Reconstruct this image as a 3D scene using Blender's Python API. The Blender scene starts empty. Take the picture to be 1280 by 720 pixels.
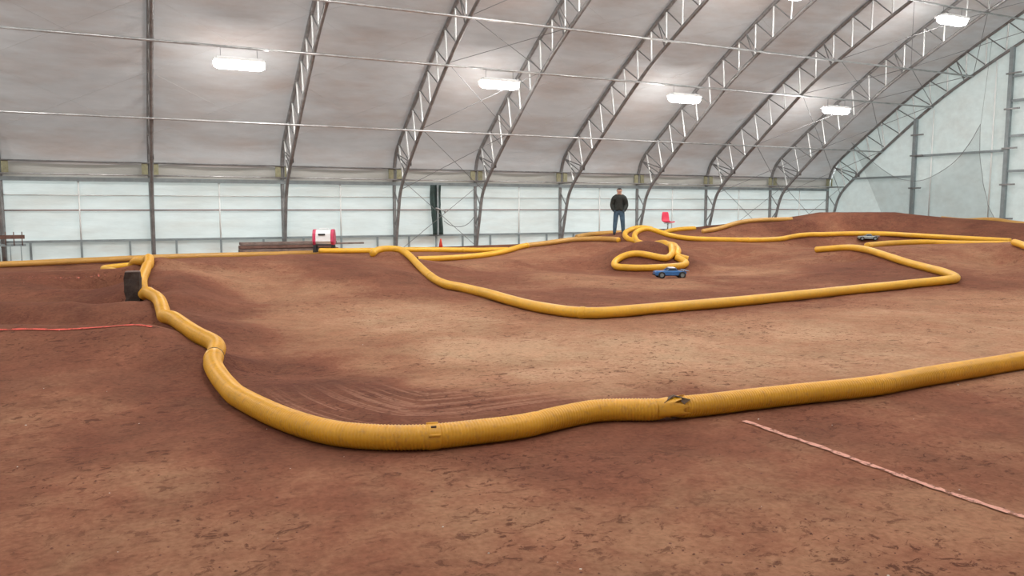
import bpy, bmesh, math, random
import numpy as np
from mathutils import Vector, Matrix

random.seed(7)
rng = np.random.RandomState(11)
PI = math.pi
S = bpy.context.scene
C = S.collection

# ------------------------------------------------------------------ camera
FPX = 980.0                              # focal length in pixels of the 1280 px wide frame
PITCH = math.atan(100 / FPX)
YAW = math.radians(26.4)
H = 1.62
cam_d = bpy.data.cameras.new('camera')
cam_d.sensor_width = 36.0
cam_d.lens = 36.0 * FPX / 1280.0
cam_d.clip_end = 300
cam = bpy.data.objects.new('camera', cam_d)
C.objects.link(cam)
cam.location = (0, 0, H)
cam.rotation_euler = (PI / 2 - PITCH, 0, -YAW)
S.camera = cam

# ------------------------------------------------------------------ world: flat overcast sky outside the tent
w = bpy.data.worlds.new('overcast'); S.world = w; w.use_nodes = True
bg = w.node_tree.nodes['Background']
bg.inputs[0].default_value = (0.88, 0.97, 0.97, 1)
bg.inputs[1].default_value = 1.3
LAMP_POWER = 90.0
vs = S.view_settings
vs.view_transform = 'Standard'; vs.look = 'None'; vs.gamma = 1.0; vs.use_curve_mapping = False
vs.exposure = 0.0

# ------------------------------------------------------------------ pixel -> place helpers (same pinhole as the camera)
fw = np.array([math.sin(YAW), math.cos(YAW), 0.0]); rt = np.array([math.cos(YAW), -math.sin(YAW), 0.0])
upv = np.array([0, 0, 1.0])
FW = fw * math.cos(PITCH) - upv * math.sin(PITCH)
UP = fw * math.sin(PITCH) + upv * math.cos(PITCH)
def ray(x, y): return FW + rt * (x - 640) / FPX + UP * (360 - y) / FPX
def onY(x, y, Y):
    d = ray(x, y); k = Y / d[1]; return (k * d[0], Y, H + k * d[2])
def onX(x, y, X):
    d = ray(x, y); k = X / d[0]; return (X, k * d[1], H + k * d[2])
def onZ(x, y, Z):
    d = ray(x, y); k = (Z - H) / d[2]; return (k * d[0], k * d[1], Z)
def atD(x, y, D):
    d = ray(x, y); dh = d[0] * fw[0] + d[1] * fw[1]; k = D / dh; return (k * d[0], k * d[1], H + k * d[2])

# ------------------------------------------------------------------ materials
def new_mat(name):
    m = bpy.data.materials.new(name); m.use_nodes = True
    nt = m.node_tree; nt.nodes.clear()
    return m, nt, nt.nodes, nt.links
def N(nt, t, **kw):
    n = nt.nodes.new(t)
    for k, v in kw.items(): setattr(n, k, v)
    return n
def ramp(nt, fac, stops):
    r = N(nt, 'ShaderNodeValToRGB')
    e = r.color_ramp.elements
    while len(e) < len(stops): e.new(0.5)
    for i, (p, c) in enumerate(stops):
        e[i].position = p; e[i].color = c if len(c) == 4 else (*c, 1)
    nt.links.new(fac, r.inputs[0]); return r
def mixc(nt, fac, a, b, mode='MIX'):
    m = N(nt, 'ShaderNodeMix', data_type='RGBA', blend_type=mode)
    for s, v in ((m.inputs[0], fac), (m.inputs[6], a), (m.inputs[7], b)):
        if hasattr(v, 'links'): nt.links.new(v, s)
        else: s.default_value = v if isinstance(v, (int, float)) else (*v[:3], 1)
    return m.outputs[2]
def noise(nt, vec, scale, detail=4, rough=0.55, dist=0.0):
    n = N(nt, 'ShaderNodeTexNoise'); n.inputs['Scale'].default_value = scale
    n.inputs['Detail'].default_value = detail; n.inputs['Roughness'].default_value = rough
    n.inputs['Distortion'].default_value = dist
    if vec is not None: nt.links.new(vec, n.inputs['Vector'])
    return n.outputs['Fac']
def mapped(nt, vec, scale):
    m = N(nt, 'ShaderNodeMapping'); m.inputs['Scale'].default_value = scale
    nt.links.new(vec, m.inputs['Vector']); return m.outputs[0]
def math_n(nt, op, a, b=None, clamp=False):
    m = N(nt, 'ShaderNodeMath', operation=op); m.use_clamp = clamp
    for i, v in enumerate((a, b)):
        if v is None: continue
        if hasattr(v, 'links'): nt.links.new(v, m.inputs[i])
        else: m.inputs[i].default_value = v
    return m.outputs[0]

def simple(name, col, rough=0.6, metal=0.0, vary=0.12, scale=6.0, bump=0.0, coat=0.0):
    """a plain surface with gentle procedural variation in colour"""
    m, nt, no, ln = new_mat(name)
    tc = N(nt, 'ShaderNodeTexCoord')
    f = noise(nt, tc.outputs['Object'], scale, 5, 0.6)
    lo = tuple(max(0, c * (1 - vary)) for c in col); hi = tuple(min(1, c * (1 + vary)) for c in col)
    r = ramp(nt, f, [(0.3, lo), (0.7, hi)])
    b = N(nt, 'ShaderNodeBsdfPrincipled'); ln.new(r.outputs[0], b.inputs['Base Color'])
    b.inputs['Roughness'].default_value = rough; b.inputs['Metallic'].default_value = metal
    b.inputs['Coat Weight'].default_value = coat
    if bump:
        bp = N(nt, 'ShaderNodeBump'); bp.inputs['Strength'].default_value = bump; bp.inputs['Distance'].default_value = 0.02
        ln.new(f, bp.inputs['Height']); ln.new(bp.outputs[0], b.inputs['Normal'])
    o = N(nt, 'ShaderNodeOutputMaterial'); ln.new(b.outputs[0], o.inputs[0])
    return m

def fabric(name, col, trans, stain, stain_amt, tcol=(0.85, 0.9, 0.9)):
    """white tent membrane: reflects from inside, lets daylight through from outside; dusty stains"""
    m, nt, no, ln = new_mat(name)
    tc = N(nt, 'ShaderNodeTexCoord')
    f1 = noise(nt, mapped(nt, tc.outputs['Object'], (0.25, 0.8, 0.9)), 1.3, 6, 0.62)
    f2 = noise(nt, mapped(nt, tc.outputs['Object'], (0.9, 3.0, 4.0)), 1.1, 4, 0.6)
    st = ramp(nt, f1, [(0.42, (0, 0, 0)), (0.72, (1, 1, 1))]).outputs[0]
    f = math_n(nt, 'MULTIPLY', st, stain_amt)
    base = mixc(nt, f, col, stain)
    f3 = ramp(nt, f2, [(0.35, (0.9, 0.9, 0.9)), (0.7, (1, 1, 1))]).outputs[0]
    base = mixc(nt, 1.0, base, f3, 'MULTIPLY')
    d = N(nt, 'ShaderNodeBsdfDiffuse'); ln.new(base, d.inputs[0])
    t = N(nt, 'ShaderNodeBsdfTranslucent'); ln.new(mixc(nt, 1.0, base, tcol, 'MULTIPLY'), t.inputs[0])
    bp = N(nt, 'ShaderNodeBump'); bp.inputs['Strength'].default_value = 0.25; bp.inputs['Distance'].default_value = 0.06
    ln.new(f2, bp.inputs['Height']); ln.new(bp.outputs[0], d.inputs['Normal']); ln.new(bp.outputs[0], t.inputs['Normal'])
    mx = N(nt, 'ShaderNodeMixShader'); mx.inputs[0].default_value = trans
    ln.new(d.outputs[0], mx.inputs[1]); ln.new(t.outputs[0], mx.inputs[2])
    o = N(nt, 'ShaderNodeOutputMaterial'); ln.new(mx.outputs[0], o.inputs[0])
    return m

def dirt_material():
    m, nt, no, ln = new_mat('packed_clay')
    tc = N(nt, 'ShaderNodeTexCoord'); P = tc.outputs['Object']
    dry_shade = N(nt, 'ShaderNodeAttribute', attribute_name='dry_shade').outputs['Fac']
    rut = N(nt, 'ShaderNodeAttribute', attribute_name='rut')          # x: distance from hose, y: length along it, z: mask
    n1 = noise(nt, P, 0.9, 6, 0.6, 0.4)
    n2 = noise(nt, P, 5.0, 6, 0.65, 0.3)
    n3 = noise(nt, P, 28.0, 5, 0.6)
    f = math_n(nt, 'ADD', dry_shade, math_n(nt, 'MULTIPLY', math_n(nt, 'SUBTRACT', n1, 0.5), 0.75))
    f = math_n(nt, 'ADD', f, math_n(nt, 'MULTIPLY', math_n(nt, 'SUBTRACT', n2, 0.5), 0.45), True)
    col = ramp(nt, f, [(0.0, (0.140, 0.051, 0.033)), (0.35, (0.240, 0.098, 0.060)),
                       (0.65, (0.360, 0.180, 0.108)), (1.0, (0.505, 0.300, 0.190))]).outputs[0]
    hue = ramp(nt, noise(nt, P, 1.7, 5, 0.6, 0.5), [(0.40, (0, 0, 0)), (0.66, (1, 1, 1))]).outputs[0]
    col = mixc(nt, math_n(nt, 'MULTIPLY', hue, 0.55), col, mixc(nt, 1.0, col, (0.86, 1.02, 1.02), 'MULTIPLY'))
    # thin polished tyre lines running along the inside of the near hose
    sep = N(nt, 'ShaderNodeSeparateXYZ'); ln.new(rut.outputs['Vector'], sep.inputs[0])
    cmb = N(nt, 'ShaderNodeCombineXYZ')
    ln.new(math_n(nt, 'MULTIPLY', sep.outputs[0], 11.0), cmb.inputs[0]); ln.new(math_n(nt, 'MULTIPLY', sep.outputs[1], 0.28), cmb.inputs[1])
    ns = noise(nt, cmb.outputs[0], 1.0, 3, 0.55)
    lines = ramp(nt, ns, [(0.50, (0, 0, 0)), (0.58, (1, 1, 1)), (0.64, (0.15, 0.15, 0.15)), (0.72, (0.7, 0.7, 0.7))]).outputs[0]
    lm = math_n(nt, 'MULTIPLY', math_n(nt, 'MULTIPLY', lines, sep.outputs[2]), 0.55)
    col = mixc(nt, lm, col, (0.42, 0.22, 0.15))
    # fine grain and flaked crumbs
    g = ramp(nt, n3, [(0.30, (0.80, 0.78, 0.76)), (0.62, (1.06, 1.05, 1.04))]).outputs[0]
    col = mixc(nt, 1.0, col, g, 'MULTIPLY')
    fl = noise(nt, mapped(nt, P, (1.0, 1.3, 1.0)), 9.0, 8, 0.74, 0.9)
    reg = ramp(nt, noise(nt, P, 0.7, 3, 0.5), [(0.38, (0, 0, 0)), (0.62, (1, 1, 1))]).outputs[0]
    flm = math_n(nt, 'MULTIPLY', ramp(nt, fl, [(0.56, (0, 0, 0)), (0.60, (1, 1, 1))]).outputs[0], math_n(nt, 'ADD', math_n(nt, 'MULTIPLY', reg, 0.6), 0.2))
    col = mixc(nt, flm, col, (0.085, 0.032, 0.021))
    b = N(nt, 'ShaderNodeBsdfPrincipled'); ln.new(col, b.inputs['Base Color'])
    rr = ramp(nt, f, [(0.0, (0.85, 0.85, 0.85)), (1.0, (0.95, 0.95, 0.95))]).outputs[0]
    ln.new(rr, b.inputs['Roughness']); b.inputs['Specular IOR Level'].default_value = 0.06
    hgt = math_n(nt, 'ADD', math_n(nt, 'MULTIPLY', n2, 0.7), math_n(nt, 'MULTIPLY', n3, 0.18))
    hgt = math_n(nt, 'SUBTRACT', hgt, math_n(nt, 'MULTIPLY', flm, 0.22))
    bp = N(nt, 'ShaderNodeBump'); bp.inputs['Strength'].default_value = 0.55; bp.inputs['Distance'].default_value = 0.035
    ln.new(hgt, bp.inputs['Height']); ln.new(bp.outputs[0], b.inputs['Normal'])
    o = N(nt, 'ShaderNodeOutputMaterial'); ln.new(b.outputs[0], o.inputs[0])
    return m

def hose_material(name, col, dust):
    m, nt, no, ln = new_mat(name)
    tc = N(nt, 'ShaderNodeTexCoord'); P = tc.outputs['Object']
    n1 = noise(nt, P, 2.2, 6, 0.65); n2 = noise(nt, P, 22.0, 5, 0.65)
    c = ramp(nt, n1, [(0.3, tuple(x * 0.86 for x in col)), (0.7, tuple(min(1, x * 1.08) for x in col))]).outputs[0]
    dm = ramp(nt, n2, [(0.52, (0, 0, 0)), (0.75, (1, 1, 1))]).outputs[0]
    c = mixc(nt, math_n(nt, 'MULTIPLY', dm, 0.45), c, dust)
    b = N(nt, 'ShaderNodeBsdfPrincipled'); ln.new(c, b.inputs['Base Color'])
    b.inputs['Roughness'].default_value = 0.42
    o = N(nt, 'ShaderNodeOutputMaterial'); ln.new(b.outputs[0], o.inputs[0])
    return m

def paint_material(name, col, cover):
    m, nt, no, ln = new_mat(name)
    tc = N(nt, 'ShaderNodeTexCoord')
    n1 = noise(nt, tc.outputs['Object'], 14.0, 6, 0.7)
    a = ramp(nt, n1, [(cover, (0, 0, 0)), (cover + 0.14, (1, 1, 1))]).outputs[0]
    d = N(nt, 'ShaderNodeBsdfDiffuse'); d.inputs[0].default_value = (*col, 1)
    t = N(nt, 'ShaderNodeBsdfTransparent')
    mx = N(nt, 'ShaderNodeMixShader'); ln.new(a, mx.inputs[0]); ln.new(t.outputs[0], mx.inputs[1]); ln.new(d.outputs[0], mx.inputs[2])
    o = N(nt, 'ShaderNodeOutputMaterial'); ln.new(mx.outputs[0], o.inputs[0])
    return m

def net_material():
    m, nt, no, ln = new_mat('fine_net')
    d = N(nt, 'ShaderNodeBsdfDiffuse'); d.inputs[0].default_value = (0.16, 0.19, 0.19, 1)
    t = N(nt, 'ShaderNodeBsdfTransparent')
    mx = N(nt, 'ShaderNodeMixShader'); mx.inputs[0].default_value = 0.22
    ln.new(t.outputs[0], mx.inputs[1]); ln.new(d.outputs[0], mx.inputs[2])
    o = N(nt, 'ShaderNodeOutputMaterial'); ln.new(mx.outputs[0], o.inputs[0])
    return m

def lamp_material():
    m, nt, no, ln = new_mat('lit_lens')
    e = N(nt, 'ShaderNodeEmission'); e.inputs[0].default_value = (1, 0.985, 0.95, 1); e.inputs[1].default_value = LAMP_POWER
    o = N(nt, 'ShaderNodeOutputMaterial'); ln.new(e.outputs[0], o.inputs[0])
    return m

M = dict(
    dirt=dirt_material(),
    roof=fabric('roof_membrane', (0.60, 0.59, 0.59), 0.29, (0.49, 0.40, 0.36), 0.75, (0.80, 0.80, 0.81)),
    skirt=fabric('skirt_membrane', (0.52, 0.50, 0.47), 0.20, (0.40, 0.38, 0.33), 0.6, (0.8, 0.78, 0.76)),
    wallf=fabric('wall_membrane', (0.80, 0.83, 0.82), 0.46, (0.66, 0.60, 0.54), 0.55, (0.90, 0.95, 0.95)),
    lowf=fabric('lower_wall_membrane', (0.70, 0.73, 0.72), 0.36, (0.55, 0.46, 0.40), 0.8, (0.9, 0.92, 0.90)),
    endf=fabric('end_wall_membrane', (0.74, 0.78, 0.77), 0.34, (0.62, 0.58, 0.54), 0.4, (0.86, 0.93, 0.92)),
    steel=simple('galvanised_steel', (0.25, 0.25, 0.25), 0.45, 0.35, 0.25, 5),
    bright=simple('bright_strut_steel', (0.72, 0.73, 0.72), 0.38, 0.45, 0.35, 9),
    purlin=simple('purlin_tube_steel', (0.50, 0.50, 0.50), 0.32, 0.6, 0.25, 4),
    rail=simple('grey_wall_rail', (0.26, 0.30, 0.31), 0.55, 0.2, 0.15, 4),
    stud=simple('white_wall_tube', (0.86, 0.88, 0.87), 0.5, 0.0, 0.05, 4),
    rust=simple('rusty_rail', (0.26, 0.13, 0.11), 0.7, 0.2, 0.3, 3),
    yellowpad=simple('yellow_foam_pad', (0.31, 0.30, 0.19), 0.8, 0, 0.2, 12),
    cable=simple('steel_cable', (0.22, 0.22, 0.22), 0.5, 0.4, 0.2, 6),
    thincable=simple('thin_grey_cable', (0.42, 0.40, 0.39), 0.6, 0.1, 0.2, 6),
    hose=hose_material('yellow_drain_hose_near', (0.76, 0.37, 0.024), (0.33, 0.15, 0.07)),
    hose2=hose_material('yellow_drain_hose', (0.80, 0.425, 0.030), (0.42, 0.22, 0.09)),
    hosedirty=hose_material('muddy_drain_hose', (0.56, 0.30, 0.07), (0.34, 0.17, 0.09)),
    hosedark=simple('hose_inside', (0.05, 0.03, 0.02), 0.8),
    tie=simple('brown_tie_strap', (0.09, 0.045, 0.02), 0.7),
    pink=paint_material('pink_chalk_line', (0.66, 0.35, 0.28), 0.37),
    red=paint_material('red_chalk_line', (0.66, 0.13, 0.10), 0.34),
    faint=paint_material('faint_red_chalk_line', (0.55, 0.18, 0.13), 0.50),
    net=net_material(), lamp=lamp_material(),
    lampbody=simple('lamp_housing_white', (0.7, 0.7, 0.7), 0.4),
    skin=simple('skin', (0.50, 0.30, 0.22), 0.5, 0, 0.06, 20),
    jacket=simple('black_jacket', (0.018, 0.020, 0.017), 0.8, 0, 0.3, 12, 0.3),
    jeans=simple('blue_jeans', (0.055, 0.105, 0.165), 0.85, 0, 0.35, 9, 0.2),
    shoe=simple('dark_shoes', (0.02, 0.022, 0.03), 0.6),
    hair=simple('dark_hair', (0.02, 0.016, 0.014), 0.7),
    chair=simple('pink_red_plastic', (0.78, 0.06, 0.12), 0.4, 0, 0.05, 4),
    chrome=simple('chair_metal', (0.5, 0.5, 0.5), 0.3, 0.8),
    white=simple('white_plastic', (0.82, 0.82, 0.83), 0.45, 0, 0.05, 6),
    redp=simple('red_plastic', (0.60, 0.05, 0.12), 0.4, 0, 0.12, 8),
    black=simple('black_rubber', (0.018, 0.018, 0.018), 0.7, 0, 0.2, 20),
    blue=simple('blue_car_paint', (0.035, 0.16, 0.42), 0.3, 0, 0.12, 7, 0, 0.4),
    paleblue=simple('pale_blue_paint', (0.22, 0.42, 0.62), 0.35, 0, 0.1, 7),
    grey=simple('grey_car_paint', (0.30, 0.34, 0.33), 0.35, 0, 0.15, 7, 0, 0.3),
    glass=simple('dark_window', (0.02, 0.03, 0.05), 0.15),
    wood=simple('weathered_board', (0.20, 0.145, 0.125), 0.8, 0, 0.3, 5, 0.3),
    darkwood=simple('brown_board', (0.16, 0.085, 0.065), 0.8, 0, 0.3, 5, 0.3),
    canvas=simple('dark_green_canvas', (0.045, 0.075, 0.070), 0.85, 0, 0.35, 5, 0.4),
    darkblock=simple('dark_shade_block', (0.055, 0.038, 0.032), 0.9, 0, 0.4, 9, 0.4),
    cone=simple('orange_red_cone', (0.75, 0.07, 0.04), 0.5),
    clod=simple('clay_clod', (0.16, 0.065, 0.045), 0.9, 0, 0.3, 9),
    pale=simple('pale_pebble', (0.6, 0.55, 0.5), 0.8),
)

# ------------------------------------------------------------------ object helpers
def link(name, me, mat=None, parent=None, smooth=False):
    o = bpy.data.objects.new(name, me); C.objects.link(o)
    if mat is not None:
        me.materials.clear(); me.materials.append(mat)
    if parent is not None: o.parent = parent
    if smooth:
        me.polygons.foreach_set('use_smooth', [True] * len(me.polygons))
    return o
def tag(o, label, cat, group=None, kind=None):
    o['label'] = label; o['category'] = cat
    if group: o['group'] = group
    if kind: o['kind'] = kind
    return o
def empty(name, loc=(0, 0, 0), rz=0.0):
    o = bpy.data.objects.new(name, None); C.objects.link(o)
    o.empty_display_size = 0.2
    o.location = loc; o.rotation_euler = (0, 0, rz); return o

class MB:
    """collects boxes, tubes and lofts into one mesh"""
    def __init__(s): s.v = []; s.f = []
    def add(s, v, f):
        n = len(s.v); s.v += [tuple(map(float, p)) for p in v]; s.f += [[i + n for i in q] for q in f]; return s
    def box(s, a, b, taper=1.0):
        x0, y0, z0 = a; x1, y1, z1 = b
        cx, cy = (x0 + x1) / 2, (y0 + y1) / 2
        t = lambda x, c: c + (x - c) * taper
        v = [(x0, y0, z0), (x1, y0, z0), (x1, y1, z0), (x0, y1, z0),
             (t(x0, cx), t(y0, cy), z1), (t(x1, cx), t(y0, cy), z1), (t(x1, cx), t(y1, cy), z1), (t(x0, cx), t(y1, cy), z1)]
        return s.add(v, [(3, 2, 1, 0), (4, 5, 6, 7), (0, 1, 5, 4), (1, 2, 6, 5), (2, 3, 7, 6), (3, 0, 4, 7)])
    def tube(s, pts, r, n=8, caps=True):
        pts = [Vector(p) for p in pts]
        rs = r if hasattr(r, '__len__') else [r] * len(pts)
        v = []; f = []
        prev = None
        for i, p in enumerate(pts):
            t = (pts[min(i + 1, len(pts) - 1)] - pts[max(i - 1, 0)]).normalized()
            if prev is None:
                ref = Vector((0, 0, 1)) if abs(t.z) < 0.9 else Vector((1, 0, 0))
                u = t.cross(ref).normalized()
            else:
                u = (prev - t * prev.dot(t)).normalized()
            prev = u; wv = t.cross(u)
            for k in range(n):
                a = 2 * PI * k / n
                v.append(p + (u * math.cos(a) + wv * math.sin(a)) * rs[i])
        for i in range(len(pts) - 1):
            for k in range(n):
                a = i * n + k; b = i * n + (k + 1) % n
                f.append((a, b, b + n, a + n))
        if caps:
            f.append(tuple(range(n - 1, -1, -1))); e = (len(pts) - 1) * n; f.append(tuple(range(e, e + n)))
        return s.add(v, f)
    def loft(s, rings, caps=True):
        n = len(rings[0]); v = [p for r in rings for p in r]; f = []
        for i in range(len(rings) - 1):
            for k in range(n):
                a = i * n + k; b = i * n + (k + 1) % n
                f.append((a, b, b + n, a + n))
        if caps:
            f.append(tuple(range(n - 1, -1, -1))); e = (len(rings) - 1) * n; f.append(tuple(range(e, e + n)))
        return s.add(v, f)
    def grid(s, P):
        """P[i][j] points"""
        ni, nj = len(P), len(P[0]); v = [p for row in P for p in row]
        f = [(i * nj + j, i * nj + j + 1, (i + 1) * nj + j + 1, (i + 1) * nj + j) for i in range(ni - 1) for j in range(nj - 1)]
        return s.add(v, f)
    def mesh(s, name):
        me = bpy.data.meshes.new(name); me.from_pydata(s.v, [], s.f); me.update(); return me
    def build(s, name, mat, parent=None, smooth=False): return link(name, s.mesh(name), mat, parent, smooth)

def catmull(pts, per=8):
    P = [np.array(p, float) for p in pts]
    P = [2 * P[0] - P[1]] + P + [2 * P[-1] - P[-2]]
    out = []
    for i in range(1, len(P) - 2):
        p0, p1, p2, p3 = P[i - 1:i + 3]
        for k in range(per):
            t = k / per
            out.append(0.5 * ((2 * p1) + (-p0 + p2) * t + (2 * p0 - 5 * p1 + 4 * p2 - p3) * t * t + (-p0 + 3 * p1 - 3 * p2 + p3) * t ** 3))
    out.append(P[-2]); return np.array(out)
def resample(P, step):
    P = np.asarray(P); d = np.r_[0, np.cumsum(np.linalg.norm(np.diff(P, axis=0), axis=1))]
    n = max(2, int(d[-1] / step) + 1); t = np.linspace(0, d[-1], n)
    return np.stack([np.interp(t, d, P[:, i]) for i in range(P.shape[1])], 1), t

# ================================================================== GROUND
ctrl = []
def cp(*rows):
    for x, y, z in rows: ctrl.append(onZ(x, y, z))
def wp(*rows): ctrl.extend(rows)
for X in (-11, -6, -2, 2, 6, 11): wp((X, -6, 0), (X, -2, 0), (X, 1.5, 0))
wp((16, -5, 0), (22, -5, 0), (30, -5, .1), (16, 2, 0), (23, 3, .1), (30, 4, .2), (-11, 4, 0), (-11, 8, .2), (-11, 14, .3), (-11, 20, .1), (-11, 26.5, 0))
# lane beside and in front of the near hose
cp((1280, 462, .03), (1100, 492, .03), (960, 512, 0), (840, 522, 0), (700, 545, -.02), (545, 560, 0), (440, 557, 0), (360, 540, .02), (300, 512, .03),
   (0, 640, 0), (640, 640, 0), (1200, 600, 0), (900, 580, 0))
# jumps of the lane on the left
cp((0, 560, 0), (100, 560, 0), (200, 520, 0), (0, 480, .09), (100, 480, .09), (200, 462, .1), (0, 440, .2), (100, 440, .2), (180, 432, .22))
for x in (-160, -80, 0, 90, 185):
    y = 407.5 - 0.016 * x
    cp((x, y + 8, .32), (x, y, .35)); a = atD(x, 400, 9.15); wp((a[0], a[1], .16)); a = atD(x, 400, 9.75); wp((a[0], a[1], .0))
for x in (-160, -80, 0, 85, 160):
    y = 378 - 0.012 * x
    cp((x, y + 5, .29), (x, y, .32)); a = atD(x, 380, 11.4); wp((a[0], a[1], .14)); a = atD(x, 380, 12.1); wp((a[0], a[1], .02))
for x, y in ((-160, 343), (-80, 342), (0, 341), (75, 338.5), (128, 338)):
    cp((x, y, .42)); a = atD(x, 340, 13.2); wp((a[0], a[1], .25)); a = atD(x, 340, 17.0); wp((a[0], a[1], .12)); a = atD(x, 340, 19.0); wp((a[0], a[1], .06))
# bank to the right of the hose, steep on its left side
cp((203, 345, .46), (214, 368, .34), (235, 397, .22))
cp((163, 373, -.08), (158, 362, -.08), (150, 352, .0))
cp((225, 352, .40), (232, 372, .30), (250, 395, .20), (262, 412, .13), (278, 440, .05), (300, 460, .02), (285, 400, .10), (275, 380, .17), (265, 360, .27), (255, 340, .42))
a = atD(163, 375, 12.3); wp((a[0], a[1], .14))
for x, dd in ((203, 16.9), (235, 17.4)): a = atD(x, 320, dd); wp((a[0], a[1], .44))
a = atD(165, 340, 16.5); wp((a[0], a[1], .25))
for x, z0, z1 in ((203, .53, .585), (225, .50, .575), (252, .45, .55)):
    a = atD(x, 330, 14.3); wp((a[0], a[1], z0)); a = atD(x, 325, 15.3); wp((a[0], a[1], z1))
cp((280, 321.5, .55), (320, 320, .535), (400, 318, .50), (470, 318, .45), (505, 319, .43))
for x in (230, 320, 400, 470): a = atD(x, 320, 21.3 + (x - 230) * .006); wp((a[0], a[1], .2))
cp((220, 345, .38), (300, 345, .35), (400, 340, .36), (470, 345, .30), (512, 342, .26), (300, 375, .12), (400, 375, .12), (250, 385, .17), (350, 400, .03), (450, 400, 0), (530, 377, .05))
cp((300, 430, .0), (400, 440, -.03), (600, 440, -.03), (800, 440, 0), (1000, 430, 0), (350, 480, .02), (500, 500, 0), (700, 500, 0), (1200, 420, .03), (1270, 400, .05))
# foot of the long wall
for X, z in ((-8, 0), (-3, .06), (.86, .12), (4.8, .16), (8.7, .2), (11.8, .22), (15.4, .36), (19, .72), (22.7, .85), (26.4, 1.1), (30, 1.2)):
    wp((X, 26.6, z))
for X, z in ((-8, .03), (-3, .06), (.86, .13), (4.8, .14), (7.5, .15)): wp((X, 24.3, z))
# under the middle hose
cp((600, 372, .05), (660, 387, 0), (730, 397, 0), (850, 391, 0), (950, 382, .0), (1060, 373, .03), (1150, 363, .1),
   (1195, 357, .15), (1070, 325, .28), (1030, 325, .25))
# lane behind it
cp((560, 328, .12), (600, 340, .08), (640, 365, .03), (750, 377, 0), (700, 342, .12), (640, 325, .20), (735, 304, .53))
# jump mounds by the hose loop
cp((795, 303, .68), (825, 303, .68), (772, 313, .44), (762, 336, .05), (800, 338, .04), (852, 338, .03), (872, 325, .15), (745, 320, .26), (700, 325, .2))
cp((930, 304, .45))
cp((900, 320, .2), (900, 311, .38), (950, 311, .4), (960, 330, .12), (900, 345, .04), (850, 360, 0), (980, 350, .05), (1050, 345, .12), (1100, 345, .15), (1100, 360, .07), (1000, 325, .25))
cp((1120, 307, .54), (1160, 305.5, .56), (1200, 306, .56), (1240, 307, .55), (1200, 330, .3), (1260, 330, .3), (1260, 360, .12), (1230, 345, .2))
# big berm in the far right corner
cp((1000, 274.5, 1.19), (1060, 272.5, 1.25), (1140, 271.5, 1.28), (1200, 273.5, 1.23), (1250, 277, 1.14), (1290, 280, 1.08), (1400, 284, .95))
cp((774, 293.5, .62))


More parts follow.
